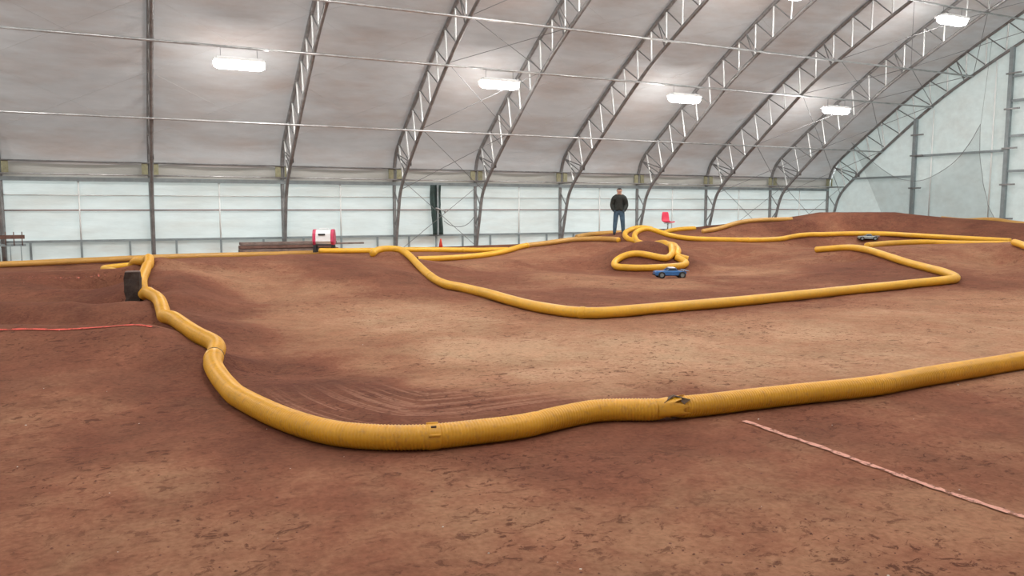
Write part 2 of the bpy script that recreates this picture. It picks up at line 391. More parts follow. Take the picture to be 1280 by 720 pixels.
# ---- hoses: pixel of the centre line, with its distance along the view where the ground is rolling
H1 = [(165, 333, 15.9), (174, 326, 15.4), (186, 321, 14.9), (182.5, 336, 13.9), (177, 353, 12.6), (185, 365, 11.8), (198, 374, 11.0), (203, 386, 10.25), (207, 395, 9.7), (217, 398, 9.35), (231, 408, 8.8), (248, 419, 8.3), (266, 428, 7.95),
      (271, 436, 7.7), (266, 453, 7.35), (273, 469, 7.0), (287, 486), (297, 495), (327, 511), (365, 527), (415, 541), (465, 546), (515, 547), (547, 545), (586, 541), (651, 533), (700, 522),
      (750, 513), (815, 512), (838, 510), (881, 506), (940, 499), (993, 493), (1093, 482), (1160, 470), (1280, 450), (1420, 424), (1600, 390)]
HOSES = [
    dict(label='long yellow hose crossing the middle of the track with a sharp corner at right', joints=((536, 344), (727, 391)),
         pts=[(466, 317, 19.4), (470, 313.5, 19.7), (477.5, 311.5, 19.9), (490, 311, 20.0), (502, 313, 19.8), (513, 321, 19.0), (524, 332.5, 17.8), (539, 346, 16.3), (556, 355, 15.3), (575, 359), (609, 367), (646, 377.5), (680, 385), (722, 390.5), (760, 390.5), (824, 385), (880, 380.5),
              (950, 374), (1062, 362.5), (1137, 355), (1180, 350.5), (1195, 347.5, 15.5), (1182, 341, 16.3), (1160, 335, 17.2), (1137, 329, 18.0), (1118, 323, 18.7), (1100, 317, 19.4), (1085, 312.5, 20.2), (1070, 310, 20.8), (1055, 309.5, 21.3), (1021, 312, 22.0)]),
    dict(label='yellow hose looped before the jump mound and arching over it to the right', joints=((935, 300),), smooth=3,
         pts=[(846, 322), (853, 325.5), (857.5, 329), (853, 332), (843, 333), (821, 334.5), (799, 335), (783, 334.5), (771, 333.5), (768, 329), (774, 323), (786, 318), (799, 317), (816, 320), (831, 323), (837, 320.5), (840, 315),
              (837, 308, 22.0), (831, 303.5, 22.5), (821, 304.5, 23.1), (810, 306, 23.4), (801, 304, 23.9), (795, 299, 24.6), (793.5, 293, 25.5), (798.5, 288.5, 26.3), (808, 286, 26.8), (818, 288, 26.8), (837, 294, 26.3), (856, 297.5, 26.3), (880, 299, 26.6),
              (935, 300, 27.0), (972, 299, 27.4), (987, 296.5, 27.9), (1002, 294, 28.4), (1029, 293, 28.6), (1066, 292, 28.6), (1111, 292.5, 28.2), (1163, 295.5, 26.9), (1215, 298.5, 25.5), (1262, 301, 24.4)]),
    dict(label='second yellow hose bending over the left shoulder of the mound beside the looped one', open_ends=(True, False), smooth=3,
         pts=[(860, 324), (855, 322.5), (850, 321.5), (846, 318.5), (847.5, 313), (843, 307, 22.6), (833, 305, 23.2), (820, 305.5, 23.8), (806, 305, 24.2), (795, 302.5, 24.6), (785, 298.5, 25.1), (781, 293.5, 25.8), (784, 289, 26.5), (793, 285.5, 27.1), (803, 284.5, 27.6), (814, 286, 27.9)]),
    dict(label='thin-looking yellow hose running right from the end of the middle hose',
         pts=[(1084, 307, 21.5), (1100, 305.3, 22.6), (1120, 303.8, 23.6), (1154, 302.8, 24.2), (1180, 303.6, 24.2), (1225, 304.5, 23.7), (1262, 304.8, 23.0)]),
    dict(label='yellow hose end entering at the right border of the picture', pts=[(1268, 303, 19.5), (1276, 305.5, 19.2), (1290, 310, 18.6), (1330, 321, 17.2)]),
    dict(label='yellow hose lying along the foot of the long wall at left', mat='hosedirty', pts=[('w', -9.0, 24.1), ('w', -6.0, 24.2), ('w', -3.0, 24.4), ('w', .86, 24.6), ('w', 3.0, 24.6), ('w', 5.2, 24.7), ('w', 7.0, 24.6)]),
    dict(label='yellow hose lying in front of the red and white machine', joints=((577, 312),),
         pts=[(400, 313.5, 23.6), (432, 313.5, 24.0), (468, 313, 24.6), (513, 312, 25.4), (577, 312.5, 25.9), (609, 312.5, 26.3), (634, 312, 26.6)]),
    dict(label='yellow hose behind the middle hose, rising to the crest with a muddy tail', joints=((658, 307),), open_ends=(True, False), dirty_after='hosedirty',
         pts=[(522, 324, 22.6), (552, 323, 22.9), (590, 320.5, 23.3), (618, 317, 23.8), (637, 312.5, 24.4), (650, 308.5, 25.0), (658, 307, 25.3), (687, 303.5, 25.9), (711, 300, 26.4), (724, 299, 26.6), (745, 298.5, 26.4), (765, 299, 25.9), (773, 300, 25.5)]),
    dict(label='yellow hose at the feet of the standing man', mat='hosedirty', pts=[(721, 296, 29.0), (737, 293, 29.8), (762, 291, 30.5), (779, 290.5, 30.8)]),
    dict(label='yellow hose beneath the pink chair', pts=[(830, 291, 29.4), (839, 288, 30.0), (855, 286, 30.6), (868, 285.5, 31.0)]),
    dict(label='yellow hose climbing the left shoulder of the far berm', mat='hosedirty', pts=[(879, 289, 28.2), (897, 286, 28.6), (912, 281.5, 28.9), (925, 278, 29.2), (944, 275.5, 29.5), (965, 274.5, 29.8), (989, 274, 30.1)]),
    dict(label='muddy yellow hose on top of the far berm at right', mat='hosedirty', pts=[(1177, 273, 30.9), (1206, 275.5, 30.4), (1239, 274.5, 29.4), (1263, 278, 28.5), (1285, 280.5, 28.0)]),
    dict(label='short folded yellow hose lying by the jump at far left', smooth=2, r=.07,
         pts=[(168, 330.5, 20.5), (150, 332.5, 20.3), (133, 334.3, 20.0), (129.5, 335.8, 19.7), (139, 337.5, 19.3), (148, 339.5, 18.6), (156, 341, 18.2)]),
]
for L_ in [H1] + [h['pts'] for h in HOSES]:
    for p in L_:
        if len(p) == 3 and p[0] != 'w':
            a = atD(*p); wp((a[0], a[1], a[2] - .08))

CT = np.array(ctrl)
def tps_fit(P, z, lam):
    n = len(P); d2 = ((P[:, None] - P[None]) ** 2).sum(-1)
    K = 0.5 * d2 * np.log(d2 + 1e-9) + lam * np.eye(n)
    Q = np.c_[np.ones(n), P]; A = np.block([[K, Q], [Q.T, np.zeros((3, 3))]])
    return np.linalg.solve(A, np.r_[z, 0, 0, 0])
tw = tps_fit(CT[:, :2], CT[:, 2], 0.0015)
def tps_eval(P):
    out = np.zeros(len(P))
    for i in range(0, len(P), 40000):
        p = P[i:i + 40000]; d2 = ((p[:, None] - CT[None, :, :2]) ** 2).sum(-1)
        out[i:i + 40000] = (0.5 * d2 * np.log(d2 + 1e-9)) @ tw[:-3] + tw[-3] + p @ tw[-2:]
    return out
GX0, GX1, GY0, GY1, GS = -11.0, 30.05, -6.7, 26.78, 0.085
gx = np.arange(GX0, GX1 + GS, GS); gy = np.arange(GY0, GY1 + GS, GS)
GXX, GYY = np.meshgrid(gx, gy)
Z = tps_eval(np.c_[GXX.ravel(), GYY.ravel()]).reshape(GXX.shape)
def vnoise(scale, seed):
    r = np.random.RandomState(seed); nx = int((GX1 - GX0) / scale) + 4; ny = int((GY1 - GY0) / scale) + 4
    g = r.rand(ny, nx) * 2 - 1
    fx = (GXX - GX0) / scale; fy = (GYY - GY0) / scale
    ix = fx.astype(int); iy = fy.astype(int); tx = fx - ix; ty = fy - iy
    tx = tx * tx * (3 - 2 * tx); ty = ty * ty * (3 - 2 * ty)
    return (g[iy, ix] * (1 - tx) + g[iy, ix + 1] * tx) * (1 - ty) + (g[iy + 1, ix] * (1 - tx) + g[iy + 1, ix + 1] * tx) * ty
Z = np.clip(Z, -0.12, 1.45) + 0.012 * vnoise(1.1, 1) + 0.006 * vnoise(0.37, 2)
def ground(x, y):
    fx = np.clip((np.asarray(x, float) - GX0) / GS, 0, len(gx) - 1.001); fy = np.clip((np.asarray(y, float) - GY0) / GS, 0, len(gy) - 1.001)
    ix = fx.astype(int); iy = fy.astype(int); tx = fx - ix; ty = fy - iy
    return (Z[iy, ix] * (1 - tx) + Z[iy, ix + 1] * tx) * (1 - ty) + (Z[iy + 1, ix] * (1 - tx) + Z[iy + 1, ix + 1] * tx) * ty
def hit(px, py, lift=0.0):
    """first place where the sight line through a pixel of the photo meets the ground (raised by lift)"""
    d = ray(px, py); k = np.arange(2.0, 42.0, 0.01); p = d[None] * k[:, None]
    under = (H + p[:, 2]) < ground(p[:, 0], p[:, 1]) + lift
    i = int(np.argmax(under)) if under.any() else len(k) - 1
    if not under.any(): i = int(np.argmin((H + p[:, 2]) - ground(p[:, 0], p[:, 1]) + 1e3 * (p[:, 0] > 29.5) + 1e3 * (p[:, 1] > 26.3)))
    return (p[i, 0], p[i, 1], H + p[i, 2])

# ---- hose centre lines (needed for the tyre lines in the clay)
R = 0.085
def hose_path(pts, r=R, smooth=5, step=0.05, per=8):
    P = []
    for p in pts:
        if p[0] == 'w': P.append((p[1], p[2], float(ground(p[1], p[2])) + r * .94))
        elif len(p) == 3: P.append(atD(*p))
        else: P.append(hit(p[0], p[1], r))
    c, t = resample(catmull(P, per), step)
    z = np.maximum(c[:, 2], ground(c[:, 0], c[:, 1]) + r * .72)
    z = np.minimum(z, ground(c[:, 0], c[:, 1]) + r * 1.25)
    for _ in range(smooth + 4):
        zz = z.copy(); zz[1:-1] = (z[:-2] + 2 * z[1:-1] + z[2:]) / 4; z = zz
    return np.c_[c[:, :2], z]
path1 = hose_path(H1)

def build_floor():
    ny, nx = Z.shape
    me = bpy.data.meshes.new('floor')
    co = np.stack([GXX, GYY, Z], -1).reshape(-1, 3).astype(np.float32)
    me.vertices.add(len(co)); me.vertices.foreach_set('co', co.ravel())
    i, j = np.meshgrid(np.arange(ny - 1), np.arange(nx - 1), indexing='ij')
    a = (i * nx + j).ravel(); q = np.stack([a, a + 1, a + nx + 1, a + nx], 1).astype(np.int32)
    me.loops.add(q.size); me.loops.foreach_set('vertex_index', q.ravel())
    me.polygons.add(len(q)); me.polygons.foreach_set('loop_start', np.arange(0, q.size, 4, dtype=np.int32))
    me.polygons.foreach_set('use_smooth', np.ones(len(q), bool)); me.update(calc_edges=True)
    # clay tone: polished, dried-out driving line, damp banks, and painted shade by hose and pit
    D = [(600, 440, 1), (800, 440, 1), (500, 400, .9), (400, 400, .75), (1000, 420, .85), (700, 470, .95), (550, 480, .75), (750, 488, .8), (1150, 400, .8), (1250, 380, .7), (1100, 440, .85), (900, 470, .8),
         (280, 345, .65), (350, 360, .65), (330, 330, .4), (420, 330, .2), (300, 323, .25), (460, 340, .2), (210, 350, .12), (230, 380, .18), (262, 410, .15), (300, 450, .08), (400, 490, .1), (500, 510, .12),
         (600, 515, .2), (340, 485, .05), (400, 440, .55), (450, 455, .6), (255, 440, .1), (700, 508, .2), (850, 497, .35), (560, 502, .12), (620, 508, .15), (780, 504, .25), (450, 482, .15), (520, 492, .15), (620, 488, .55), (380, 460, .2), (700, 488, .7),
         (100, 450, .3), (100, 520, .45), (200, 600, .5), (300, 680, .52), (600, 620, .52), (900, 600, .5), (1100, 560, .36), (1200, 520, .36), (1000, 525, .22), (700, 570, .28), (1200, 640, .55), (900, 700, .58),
         (50, 385, .1), (100, 398, .15), (50, 352, .15), (150, 360, 0), (50, 337, .3), (250, 490, .1), (280, 522, .1), (335, 547, .12), (420, 568, .18), (600, 562, .2), (800, 537, .18), (220, 545, .35), (400, 600, .42), (500, 600, .42),  # low values paint the near hose's shadow and the pit's shade into the clay
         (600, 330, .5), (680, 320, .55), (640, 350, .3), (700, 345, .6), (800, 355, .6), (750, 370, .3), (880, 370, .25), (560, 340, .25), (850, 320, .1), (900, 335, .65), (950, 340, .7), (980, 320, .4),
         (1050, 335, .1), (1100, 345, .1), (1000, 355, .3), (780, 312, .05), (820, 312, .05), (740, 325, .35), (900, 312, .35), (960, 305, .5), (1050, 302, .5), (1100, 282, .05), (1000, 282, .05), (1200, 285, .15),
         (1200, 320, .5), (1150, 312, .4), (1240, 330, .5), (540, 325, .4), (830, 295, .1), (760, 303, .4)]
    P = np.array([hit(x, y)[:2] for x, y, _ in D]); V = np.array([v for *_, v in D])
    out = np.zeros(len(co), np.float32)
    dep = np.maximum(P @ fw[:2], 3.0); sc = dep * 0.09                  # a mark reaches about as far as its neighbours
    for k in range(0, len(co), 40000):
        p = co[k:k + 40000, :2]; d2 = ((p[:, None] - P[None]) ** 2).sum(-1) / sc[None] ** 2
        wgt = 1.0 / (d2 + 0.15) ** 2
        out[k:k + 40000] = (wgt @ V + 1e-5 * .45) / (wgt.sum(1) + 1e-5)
    at = me.attributes.new('dry_shade', 'FLOAT', 'POINT'); at.data.foreach_set('value', out)
    rut = np.zeros((len(co), 3), np.float32)
    near = np.where((co[:, 0] > -6) & (co[:, 0] < 10) & (co[:, 1] > 2) & (co[:, 1] < 13))[0]
    pc, pt = resample(path1[:, :2], 0.08)
    kk = np.exp(-np.linspace(-2.2, 2.2, 41) ** 2); kk /= kk.sum()
    pc = np.stack([np.convolve(np.pad(pc[:, q], 20, 'edge'), kk, 'valid') for q in (0, 1)], 1)
    tg = np.gradient(pc, axis=0)
    s_a = pt[np.argmin(((pc - np.array(hit(285, 485)[:2])) ** 2).sum(1))]; s_b = pt[np.argmin(((pc - np.array(hit(900, 505)[:2])) ** 2).sum(1))]
    for k in range(0, len(near), 20000):
        idx = near[k:k + 20000]; p = co[idx, :2]; d2 = ((p[:, None] - pc[None]) ** 2).sum(-1); b = d2.argmin(1)
        d = np.sqrt(d2[np.arange(len(idx)), b]); v = p - pc[b]; side = tg[b, 0] * v[:, 1] - tg[b, 1] * v[:, 0]
        s = pt[b]; L = pt[-1]
        m = (side > 0) * np.clip((d - .12) / .15, 0, 1) * np.clip((2.3 - d) / .8, 0, 1) * np.clip((s - s_a) / 1.2, 0, 1) * np.clip((s_b - s) / 1.5, 0, 1)
        rut[idx] = np.stack([d, s, m], 1)
    at = me.attributes.new('rut', 'FLOAT_VECTOR', 'POINT'); at.data.foreach_set('vector', rut.ravel())
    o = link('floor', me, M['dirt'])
    tag(o, 'reddish brown packed clay floor shaped into banks and jumps', 'dirt floor', kind='structure')
build_floor()

# ================================================================== TENT
RIDGE = 10.0; FARY = 26.84; NEARY = 2 * RIDGE - FARY
TX = [-10.9, -7.0, -3.07, 0.86, 4.83, 8.68, 11.8, 15.43, 19.08, 22.69, 26.39, 30.01]
outer_h = [(26.84, -.3), (26.84, 1.2), (26.84, 2.5), (26.75, 3.1), (26.42, 3.66), (25.3, 4.5), (22.9, 6.15), (20.9, 7.38), (19.3, 8.25), (17.0, 9.35), (14, 10.55), (12, 11.2), (10, 11.7)]
inner_h = [(26.77, .1), (26.45, 1.3), (26.10, 2.25), (25.2, 3.10), (23.93, 4.12), (21.65, 5.8), (20.0, 6.78), (17.85, 7.88), (15.9, 8.75), (14, 9.5), (12, 10.15), (10, 10.65)]
def mirror(h): return h + [(2 * RIDGE - y, z) for y, z in h[-2::-1]]
def curve(h): return catmull(mirror(h), 6)
OUT = curve(outer_h); INN = curve(inner_h)
unit = MB().tube([(0, 0, 0), (0, 0, 1)], 1.0, 6).mesh('strut')
def strut(name, a, b, r, mat, parent):
    me = unit_of(mat)
    o = bpy.data.objects.new(name, me); C.objects.link(o); o.parent = parent
    a = Vector(a); b = Vector(b); d = b - a
    o.matrix_local = Matrix.Translation(a) @ d.to_track_quat('Z', 'Y').to_matrix().to_4x4() @ Matrix.Diagonal((r, r, d.length, 1))
    return o
_units = {}
def unit_of(mat):
    if mat.name not in _units:
        me = unit.copy(); me.materials.append(mat); _units[mat.name] = me
        me.polygons.foreach_set('use_smooth', [len(p.vertices) == 4 for p in me.polygons])
    return _units[mat.name]
def arc_nodes(P, z0):
    """points of the far half and near half of a chord above z0, by arc length from the far foot"""
    P2, t = resample(P, 0.05); return P2, t
def make_truss(x):
    t = empty('arch_truss', (x, 0, 0))
    MB().tube([(0, y, z) for y, z in OUT], 0.064, 8).build('outer_chord', M['steel'], t, True)
    MB().tube([(0, y, z) for y, z in INN], 0.060, 8).build('inner_chord', M['steel'], t, True)
    o2, to = resample(OUT, 0.02); i2, ti = resample(INN, 0.02)
    Lh = to[-1]
    # warren web between the two chords, pitched about a metre
    def near_inner(p, shift):
        k = int(np.argmin(((i2 - p) ** 2).sum(1))); k = int(np.clip(k + shift / 0.02, 0, len(i2) - 1)); return i2[k]
    n = 42
    ys = np.linspace(4.3, Lh - 4.3, n)
    for k, s in enumerate(ys):
        p = np.array([np.interp(s, to, o2[:, 0]), np.interp(s, to, o2[:, 1])])
        far = s < Lh / 2
        a = near_inner(p, -0.50 if far else 0.50); b = near_inner(p, 0.42 if far else -0.42)
        strut('web_strut', (0, *p), (0, *a), 0.030, M['bright'], t)
        strut('web_diagonal', (0, *p), (0, *b), 0.022, M['steel'], t)
    for yf, zf, yt, zt in ((26.84, 2.25, 26.3, 1.62), (26.84, 1.0, 26.3, 1.62), (26.84, 1.0, 26.6, .75), (26.5, 3.5, 25.55, 2.8), (26.5, 3.5, 25.35, 2.98), (26.5, 3.5, 25.15, 3.15), (26.84, 2.58, 25.86, 2.58)):
        for mir in (0, 1):
            g = (lambda y: 2 * RIDGE - y) if mir else (lambda y: y)
            strut('base_strut', (0, g(yf), zf), (0, g(yt), zt), 0.022, M['steel'], t)
    for yo, yi in ((20.75, 20.35), (20.75, 20.15)):
        zo = np.interp(yo, OUT[::-1, 0], OUT[::-1, 1]); zi = np.interp(yi, INN[::-1, 0], INN[::-1, 1])
        strut('splice_strut', (0, yo, zo), (0, yi, zi), 0.022, M['steel'], t)
    for s in (-1, 1):
        MB().box((s * .15 - .085, 26.70, 2.60), (s * .15 + .085, 26.74, 2.98)).build('yellow_pad', M['yellowpad'], t)
        MB().box((s * .066 - .008, 25.13, 3.02), (s * .066 + .008, 25.27, 3.16)).build('splice_plate', M['steel'], t)
    MB().box((-.11, 26.70, -.3), (.11, 26.9, -.25 + .3)).build('base_plate', M['steel'], t)
    return t
def copy_tree(o, parent=None):
    c = o.copy(); C.objects.link(c); c.parent = parent
    for ch in list(o.children): copy_tree(ch, c)
    return c
truss0 = make_truss(0)
TL = ['arch truss at the unlit far left end behind the tent corner', 'arch truss just beyond the left border of the view',
      'grey steel arch truss at the very left border of the picture', 'grey steel arch truss seen edge-on above the tight bend of the near hose',
      'grey steel arch truss standing behind the stacked boards', 'grey steel arch truss left of the dark green canvas strip',
      'grey steel arch truss right of the dark green canvas strip', 'grey steel arch truss one bay left of the standing man',
      'grey steel arch truss between the standing man and the pink chair', 'grey steel arch truss first to the right of the pink chair',
      'grey steel arch truss second to the right of the pink chair', 'grey steel arch truss against the white end wall']
for k, x in enumerate(TX):
    t = truss0 if k == 0 else copy_tree(truss0)
    t.location = (x, 0, 0); tag(t, TL[k], 'truss', 'arch trusses of the tent')
bpy.context.view_layer.update()

# purlin tubes running the length of the tent
PUR = [(23.93, 4.12, 'lowest roof purlin tube, crossing the trusses just above the eave', .030),
       (21.65, 5.78, 'roof purlin tube from which the near row of lamps hangs', .034),
       (20.0, 6.78, 'third roof purlin tube up, between the two rows of lamps', .034),
       (17.2, 8.18, 'upper roof purlin tube from which the high row of lamps hangs', .034)]
for y, z, lab, r in PUR:
    o = MB().tube([(TX[0], y - .02, z - .06), (30.0, y - .02, z - .06)], r, 8).build('roof_purlin', M['purlin'], None, True)
    tag(o, lab, 'purlin', 'purlins under the roof')

# roof membrane, one panel per bay, sagging a little between the arches
ceil = empty('ceiling', (0, 0, 0)); tag(ceil, 'dusty off-white fabric roof stretched over the steel arches', 'roof', kind='structure')
oc, ot = resample(OUT[(OUT[:, 1] > 2.9)], 0.35)
tn = np.gradient(oc, axis=0); tn /= np.linalg.norm(tn, axis=1)[:, None]
nrm = np.c_[tn[:, 1], -tn[:, 0]]; nrm *= np.where((nrm[:, 1:2] > 0) | (np.abs(nrm[:, 1:2]) < 1e-6), 1, -1)
for k in range(len(TX) - 1):
    x0, x1 = TX[k], TX[k + 1]; rows = []
    xa_, xb_ = (x0 - .3 if k == 0 else x0), (x1 + .25 if k == len(TX) - 2 else x1)
    for u in np.linspace(0, 1, 13):
        sag = 0.07 - 0.16 * math.sin(PI * u) ** 0.8
        rows.append([(xa_ + (xb_ - xa_) * u, oc[i, 0] + nrm[i, 0] * sag, oc[i, 1] + nrm[i, 1] * sag) for i in range(len(oc))])
    MB().grid(rows).build('roof_panel', M['roof'], ceil, True)
# brace cables under the membrane
def outz(y): return float(np.interp(y, OUT[::-1, 0], OUT[::-1, 1]))
def innz(y): return float(np.interp(y, INN[::-1, 0], INN[::-1, 1]))
lv = [26.1, 23.93, 21.65, 20.0, 17.2, 14.6]
for k in range(2, len(TX) - 1):
    x0, x1 = TX[k], TX[k + 1]; heavy = k in (5, 9, 10)
    for a, b in zip(lv[:-1], lv[1:]):
        r = 0.011 if heavy else 0.003
        zf = innz if heavy else (lambda y: outz(y) - .14)
        for xa, xb in ((x0, x1), (x1, x0)):
            strut('brace_cable', (xa, a, zf(a)), (xb, b, zf(b)), r, M['cable' if heavy else 'thincable'], ceil)

# long far wall
wb = empty('wall_back', (0, FARY, 0)); tag(wb, 'long translucent white fabric side wall behind the track', 'wall', kind='structure')
YW = 0.06
def wrel(b): return b
for k in range(len(TX) - 1):
    x0, x1 = TX[k], TX[k + 1]; xm = (x0 + x1) / 2
    for n_, z0, z1, mt in (('upper_panel', .66, 2.46, 'wallf'), ('lower_panel', -.25, .66, 'lowf'), ('skirt_panel', 2.46, 2.98, 'skirt')):
        P = [[(x0 + (x1 - x0) * u, YW + .03 * math.sin(PI * u) * math.sin(PI * v) + .008 * math.sin(u * 37 + k) , z0 + (z1 - z0) * v) for v in np.linspace(0, 1, 7)] for u in np.linspace(0, 1, 17)]
        MB().grid(P).build(n_, M[mt], wb, True)
    MB().box((x0, -.08, 2.41), (x1, .0, 2.53)).build('eave_beam', M['rail'], wb)
    MB().tube([(x0, -.17, 2.99), (x1, -.17, 2.99)], .024, 6).build('skirt_tube', M['steel'], wb, True)
    MB().tube([(x0, -.98, 2.58), (x1, -.98, 2.58)], .026, 6).build('eave_tube', M['purlin'], wb, True)
    MB().tube([(x0, .02, 2.0), (x1, .02, 2.0)], .018, 6).build('grey_girt', M['stud'], wb, True)
    MB().tube([(x0, .0, 1.555), (x1, .0, 1.555)], .020, 6).build('rusty_girt', M['rust'], wb, True)
    MB().box((x0, -.05, .60), (x1, .02, .67)).build('lower_rail', M['rail'], wb)
    MB().tube([(xm, .0, .64), (xm, .0, 2.42)], .026, 6).build('white_stud', M['stud'], wb, True)
    for q in (1 / 6, .5, 5 / 6):
        xx = x0 + (x1 - x0) * q
        MB().box((xx - .03, -.04, -.25), (xx + .03, .01, .61)).build('short_post', M['rail'], wb)
    if k in (5, 9, 10):
        for a, b in (((x0, -.4, .1), (x1, -.8, 2.6)), ((x1, -.4, .1), (x0, -.8, 2.6))):
            strut('brace_cable', a, b, .010, M['cable'], wb)

# other long wall (behind the camera) and the two ends
wf = empty('wall_front', (0, NEARY, 0)); tag(wf, 'white fabric side wall behind the viewer', 'wall', kind='structure')
for k in range(len(TX) - 1):
    x0, x1 = TX[k], TX[k + 1]
    MB().grid([[(x0, -.06, -.25), (x0, -.06, 2.98)], [(x1, -.06, -.25), (x1, -.06, 2.98)]]).build('wall_panel', M['wallf'], wf)
    MB().box((x0, 0, 2.41), (x1, .08, 2.53)).build('eave_beam', M['rail'], wf)
def end_wall(name, x, lab, cuts, mat):
    o = empty(name, (x, 0, 0)); tag(o, lab, 'wall', kind='structure')
    for a, b in zip(cuts[:-1], cuts[1:]):
        P = []
        for y in np.linspace(a, b, 9):
            zt = float(np.interp(y, OUT[::-1, 0], OUT[::-1, 1])) if NEARY < y < FARY else 2.5
            if y >= FARY - .05 or y <= NEARY + .05: zt = 2.6
            zt += .12
            P.append([(0.02 * math.sin(y * 5 + v * 4), y, -.3 + (zt + .3) * v) for v in np.linspace(0, 1, 7)])
        MB().grid(P).build('end_panel', M[mat], o, True)
    return o
EP = [22.33, 18.48, 14.6, 10.7, 6.8, 2.9, -1.0]
wr = end_wall('wall_right', 30.14, 'tall white fabric end wall behind the far berm', [26.88, 22.33, 18.48, 14.6, 10.7, 6.8, 2.9, -1.0, -6.88], 'endf')
for k, y in enumerate(EP):
    zt = innz(y) if y >= RIDGE else float(np.interp(y, INN[::-1, 0], INN[::-1, 1]))
    MB().box((-.26, y - .07, -.3), (-.12, y + .07, zt)).build('end_post', M['rail'], wr)
for (y0, y1, zz) in ((25.5, 22.33, 2.95), (22.33, 18.48, 3.78), (18.48, 14.6, 5.6), (18.48, 14.6, 3.0), (18.48, 14.6, 4.3), (18.48, 14.6, 6.5), (14.6, 10.7, 4.6)):
    MB().box((-.2, y1 + .07, zz - .045), (-.12, y0 - .07, zz + .045)).build('end_girt', M['rail'], wr)
for y, zs in ((22.33, (4.65, 3.80, 2.45)), (18.48, (6.6, 5.3, 3.85, 2.5, 1.22))):
    for zz in zs:
        MB().box((-.3, y - .42, zz - .03), (-.24, y + .14, zz + .03)).build('stub_bracket', M['steel'], wr)
MB().tube([(-.1, 21.6, .8), (-.1, 21.6, 5.6)], .03, 6).build('white_seam_tube', M['stud'], wr, True)
MB().tube([(-.1, 19.1, .8), (-.1, 19.1, 7.3)], .03, 6).build('white_seam_tube', M['stud'], wr, True)
end_wall('wall_left', -11.05, 'white fabric end wall far to the left', [26.88, 20, 14, 8, 2, -6.88], 'endf')

# drooping net in front of the end wall
def net():
    XN = 29.55
    hang = [(1064, 178), (1078, 190), (1094, 205), (1118, 221), (1140, 226), (1160, 223), (1190, 205), (1210, 182), (1226, 155)]
    right = [(1226, 155), (1225, 185), (1228, 215), (1236, 240), (1251, 266)]
    top = catmull([onX(x, y, XN) for x, y in hang], 4); rgt = catmull([onX(x, y, XN) for x, y in right], 6)
    n = len(top); m = 15; rows = []
    for i in range(n):
        u = i / (n - 1); col = []
        for j in range(m):
            v = j / (m - 1)
            yl0 = onX(1108, 268, XN)[1]; yb = yl0 + (rgt[-1][1] - yl0) * u; zb = 0.9
            if True:
                edge = rgt[min(len(rgt) - 1, int(v * (len(rgt) - 1)))]
                y = top[i][1] * (1 - v) + yb * v
                z = top[i][2] * (1 - v) + zb * v
                wv = u ** 3; yl = top[-1][1] * (1 - v) + rgt[-1][1] * v
                y += (edge[1] - yl) * wv
            col.append((XN + .05 * math.sin(u * 19 + v * 3) + .04 * math.sin(u * 43), y, z))
        rows.append(col)
    root = empty('drooping_net', (XN, float(top[:, 1].mean()), 0)); root_y = float(top[:, 1].mean())
    sh = lambda p: (p[0] - XN, p[1] - root_y, p[2])
    MB().grid([[sh(p) for p in r] for r in rows]).build('net_cloth', M['net'], root, True)
    MB().tube([sh(p) for p in top], .011, 5).build('top_rope', M['cable'], root, True)
    MB().tube([sh(r[-1]) if False else sh(p) for p in rows[-1] for r in [0]], .010, 5).build('edge_rope', M['cable'], root, True)
    pk = onX(1240, 50, XN); MB().tube([sh(top[-1]), sh(pk)], .006, 5).build('hanging_line', M['cable'], root)
    tag(root, 'thin grey net drooping in a curve in front of the end wall', 'net')
net()

# ================================================================== LAMPS
def make_lamp():
    t = empty('high_bay_lamp')
    def prof(x, s):
        return [(x, -.20 * s, .10), (x, -.17 * s, -.02 * s), (x, -.09 * s, -.09 * s), (x, .09 * s, -.09 * s), (x, .17 * s, -.02 * s), (x, .20 * s, .10)]
    MB().loft([prof(-.62, .45), prof(-.55, .85), prof(-.48, 1), prof(.48, 1), prof(.55, .85), prof(.62, .45)]).build('lens', M['lamp'], t)
    MB().box((-.60, -.20, .10), (.60, .20, .15)).box((-.56, -.12, .15), (.56, .12, .20)).build('housing', M['lampbody'], t)
    for s in (-1, 1): MB().tube([(s * .45, 0, .2), (s * .45, 0, .46)], .008, 5).build('hanging_chain', M['cable'], t)
    return t
lamp0 = make_lamp()
LP = [(2.90, 21.63, 5.26, 'lit white lamp nearest the left, hanging above the stacked boards'),
      (10.32, 21.63, 5.26, 'lit white lamp hanging above the dark green canvas strip'),
      (17.25, 21.63, 5.26, 'lit white lamp hanging above and right of the standing man'),
      (24.45, 21.63, 5.26, 'lit white lamp furthest along the low row, near the end wall'),
      (24.54, 17.18, 7.66, 'lit white lamp hanging highest at the upper right, before the end wall'),
      (17.25, 17.18, 7.66, 'lit white lamp cut off by the top border of the picture')]
for y, z in ((21.63, 5.26), (17.18, 7.66), (12.4, 9.45), (7.6, 9.45), (2.82, 7.66)):  # unseen lamps added on the same grid to brighten the floor
    for x in (-5.1, 2.90, 10.32, 17.25, 24.5):
        if (y == 21.63 and x > 0) or (y == 17.18 and x > 16): continue
        LP.append((x, y, z, 'lit white lamp added out of view on the same roof grid to brighten the floor'))
for k, (x, y, z, lab) in enumerate(LP):
    t = lamp0 if k == 0 else copy_tree(lamp0)
    t.location = (x, y, z); tag(t, lab, 'lamp', 'lit lamps under the roof')

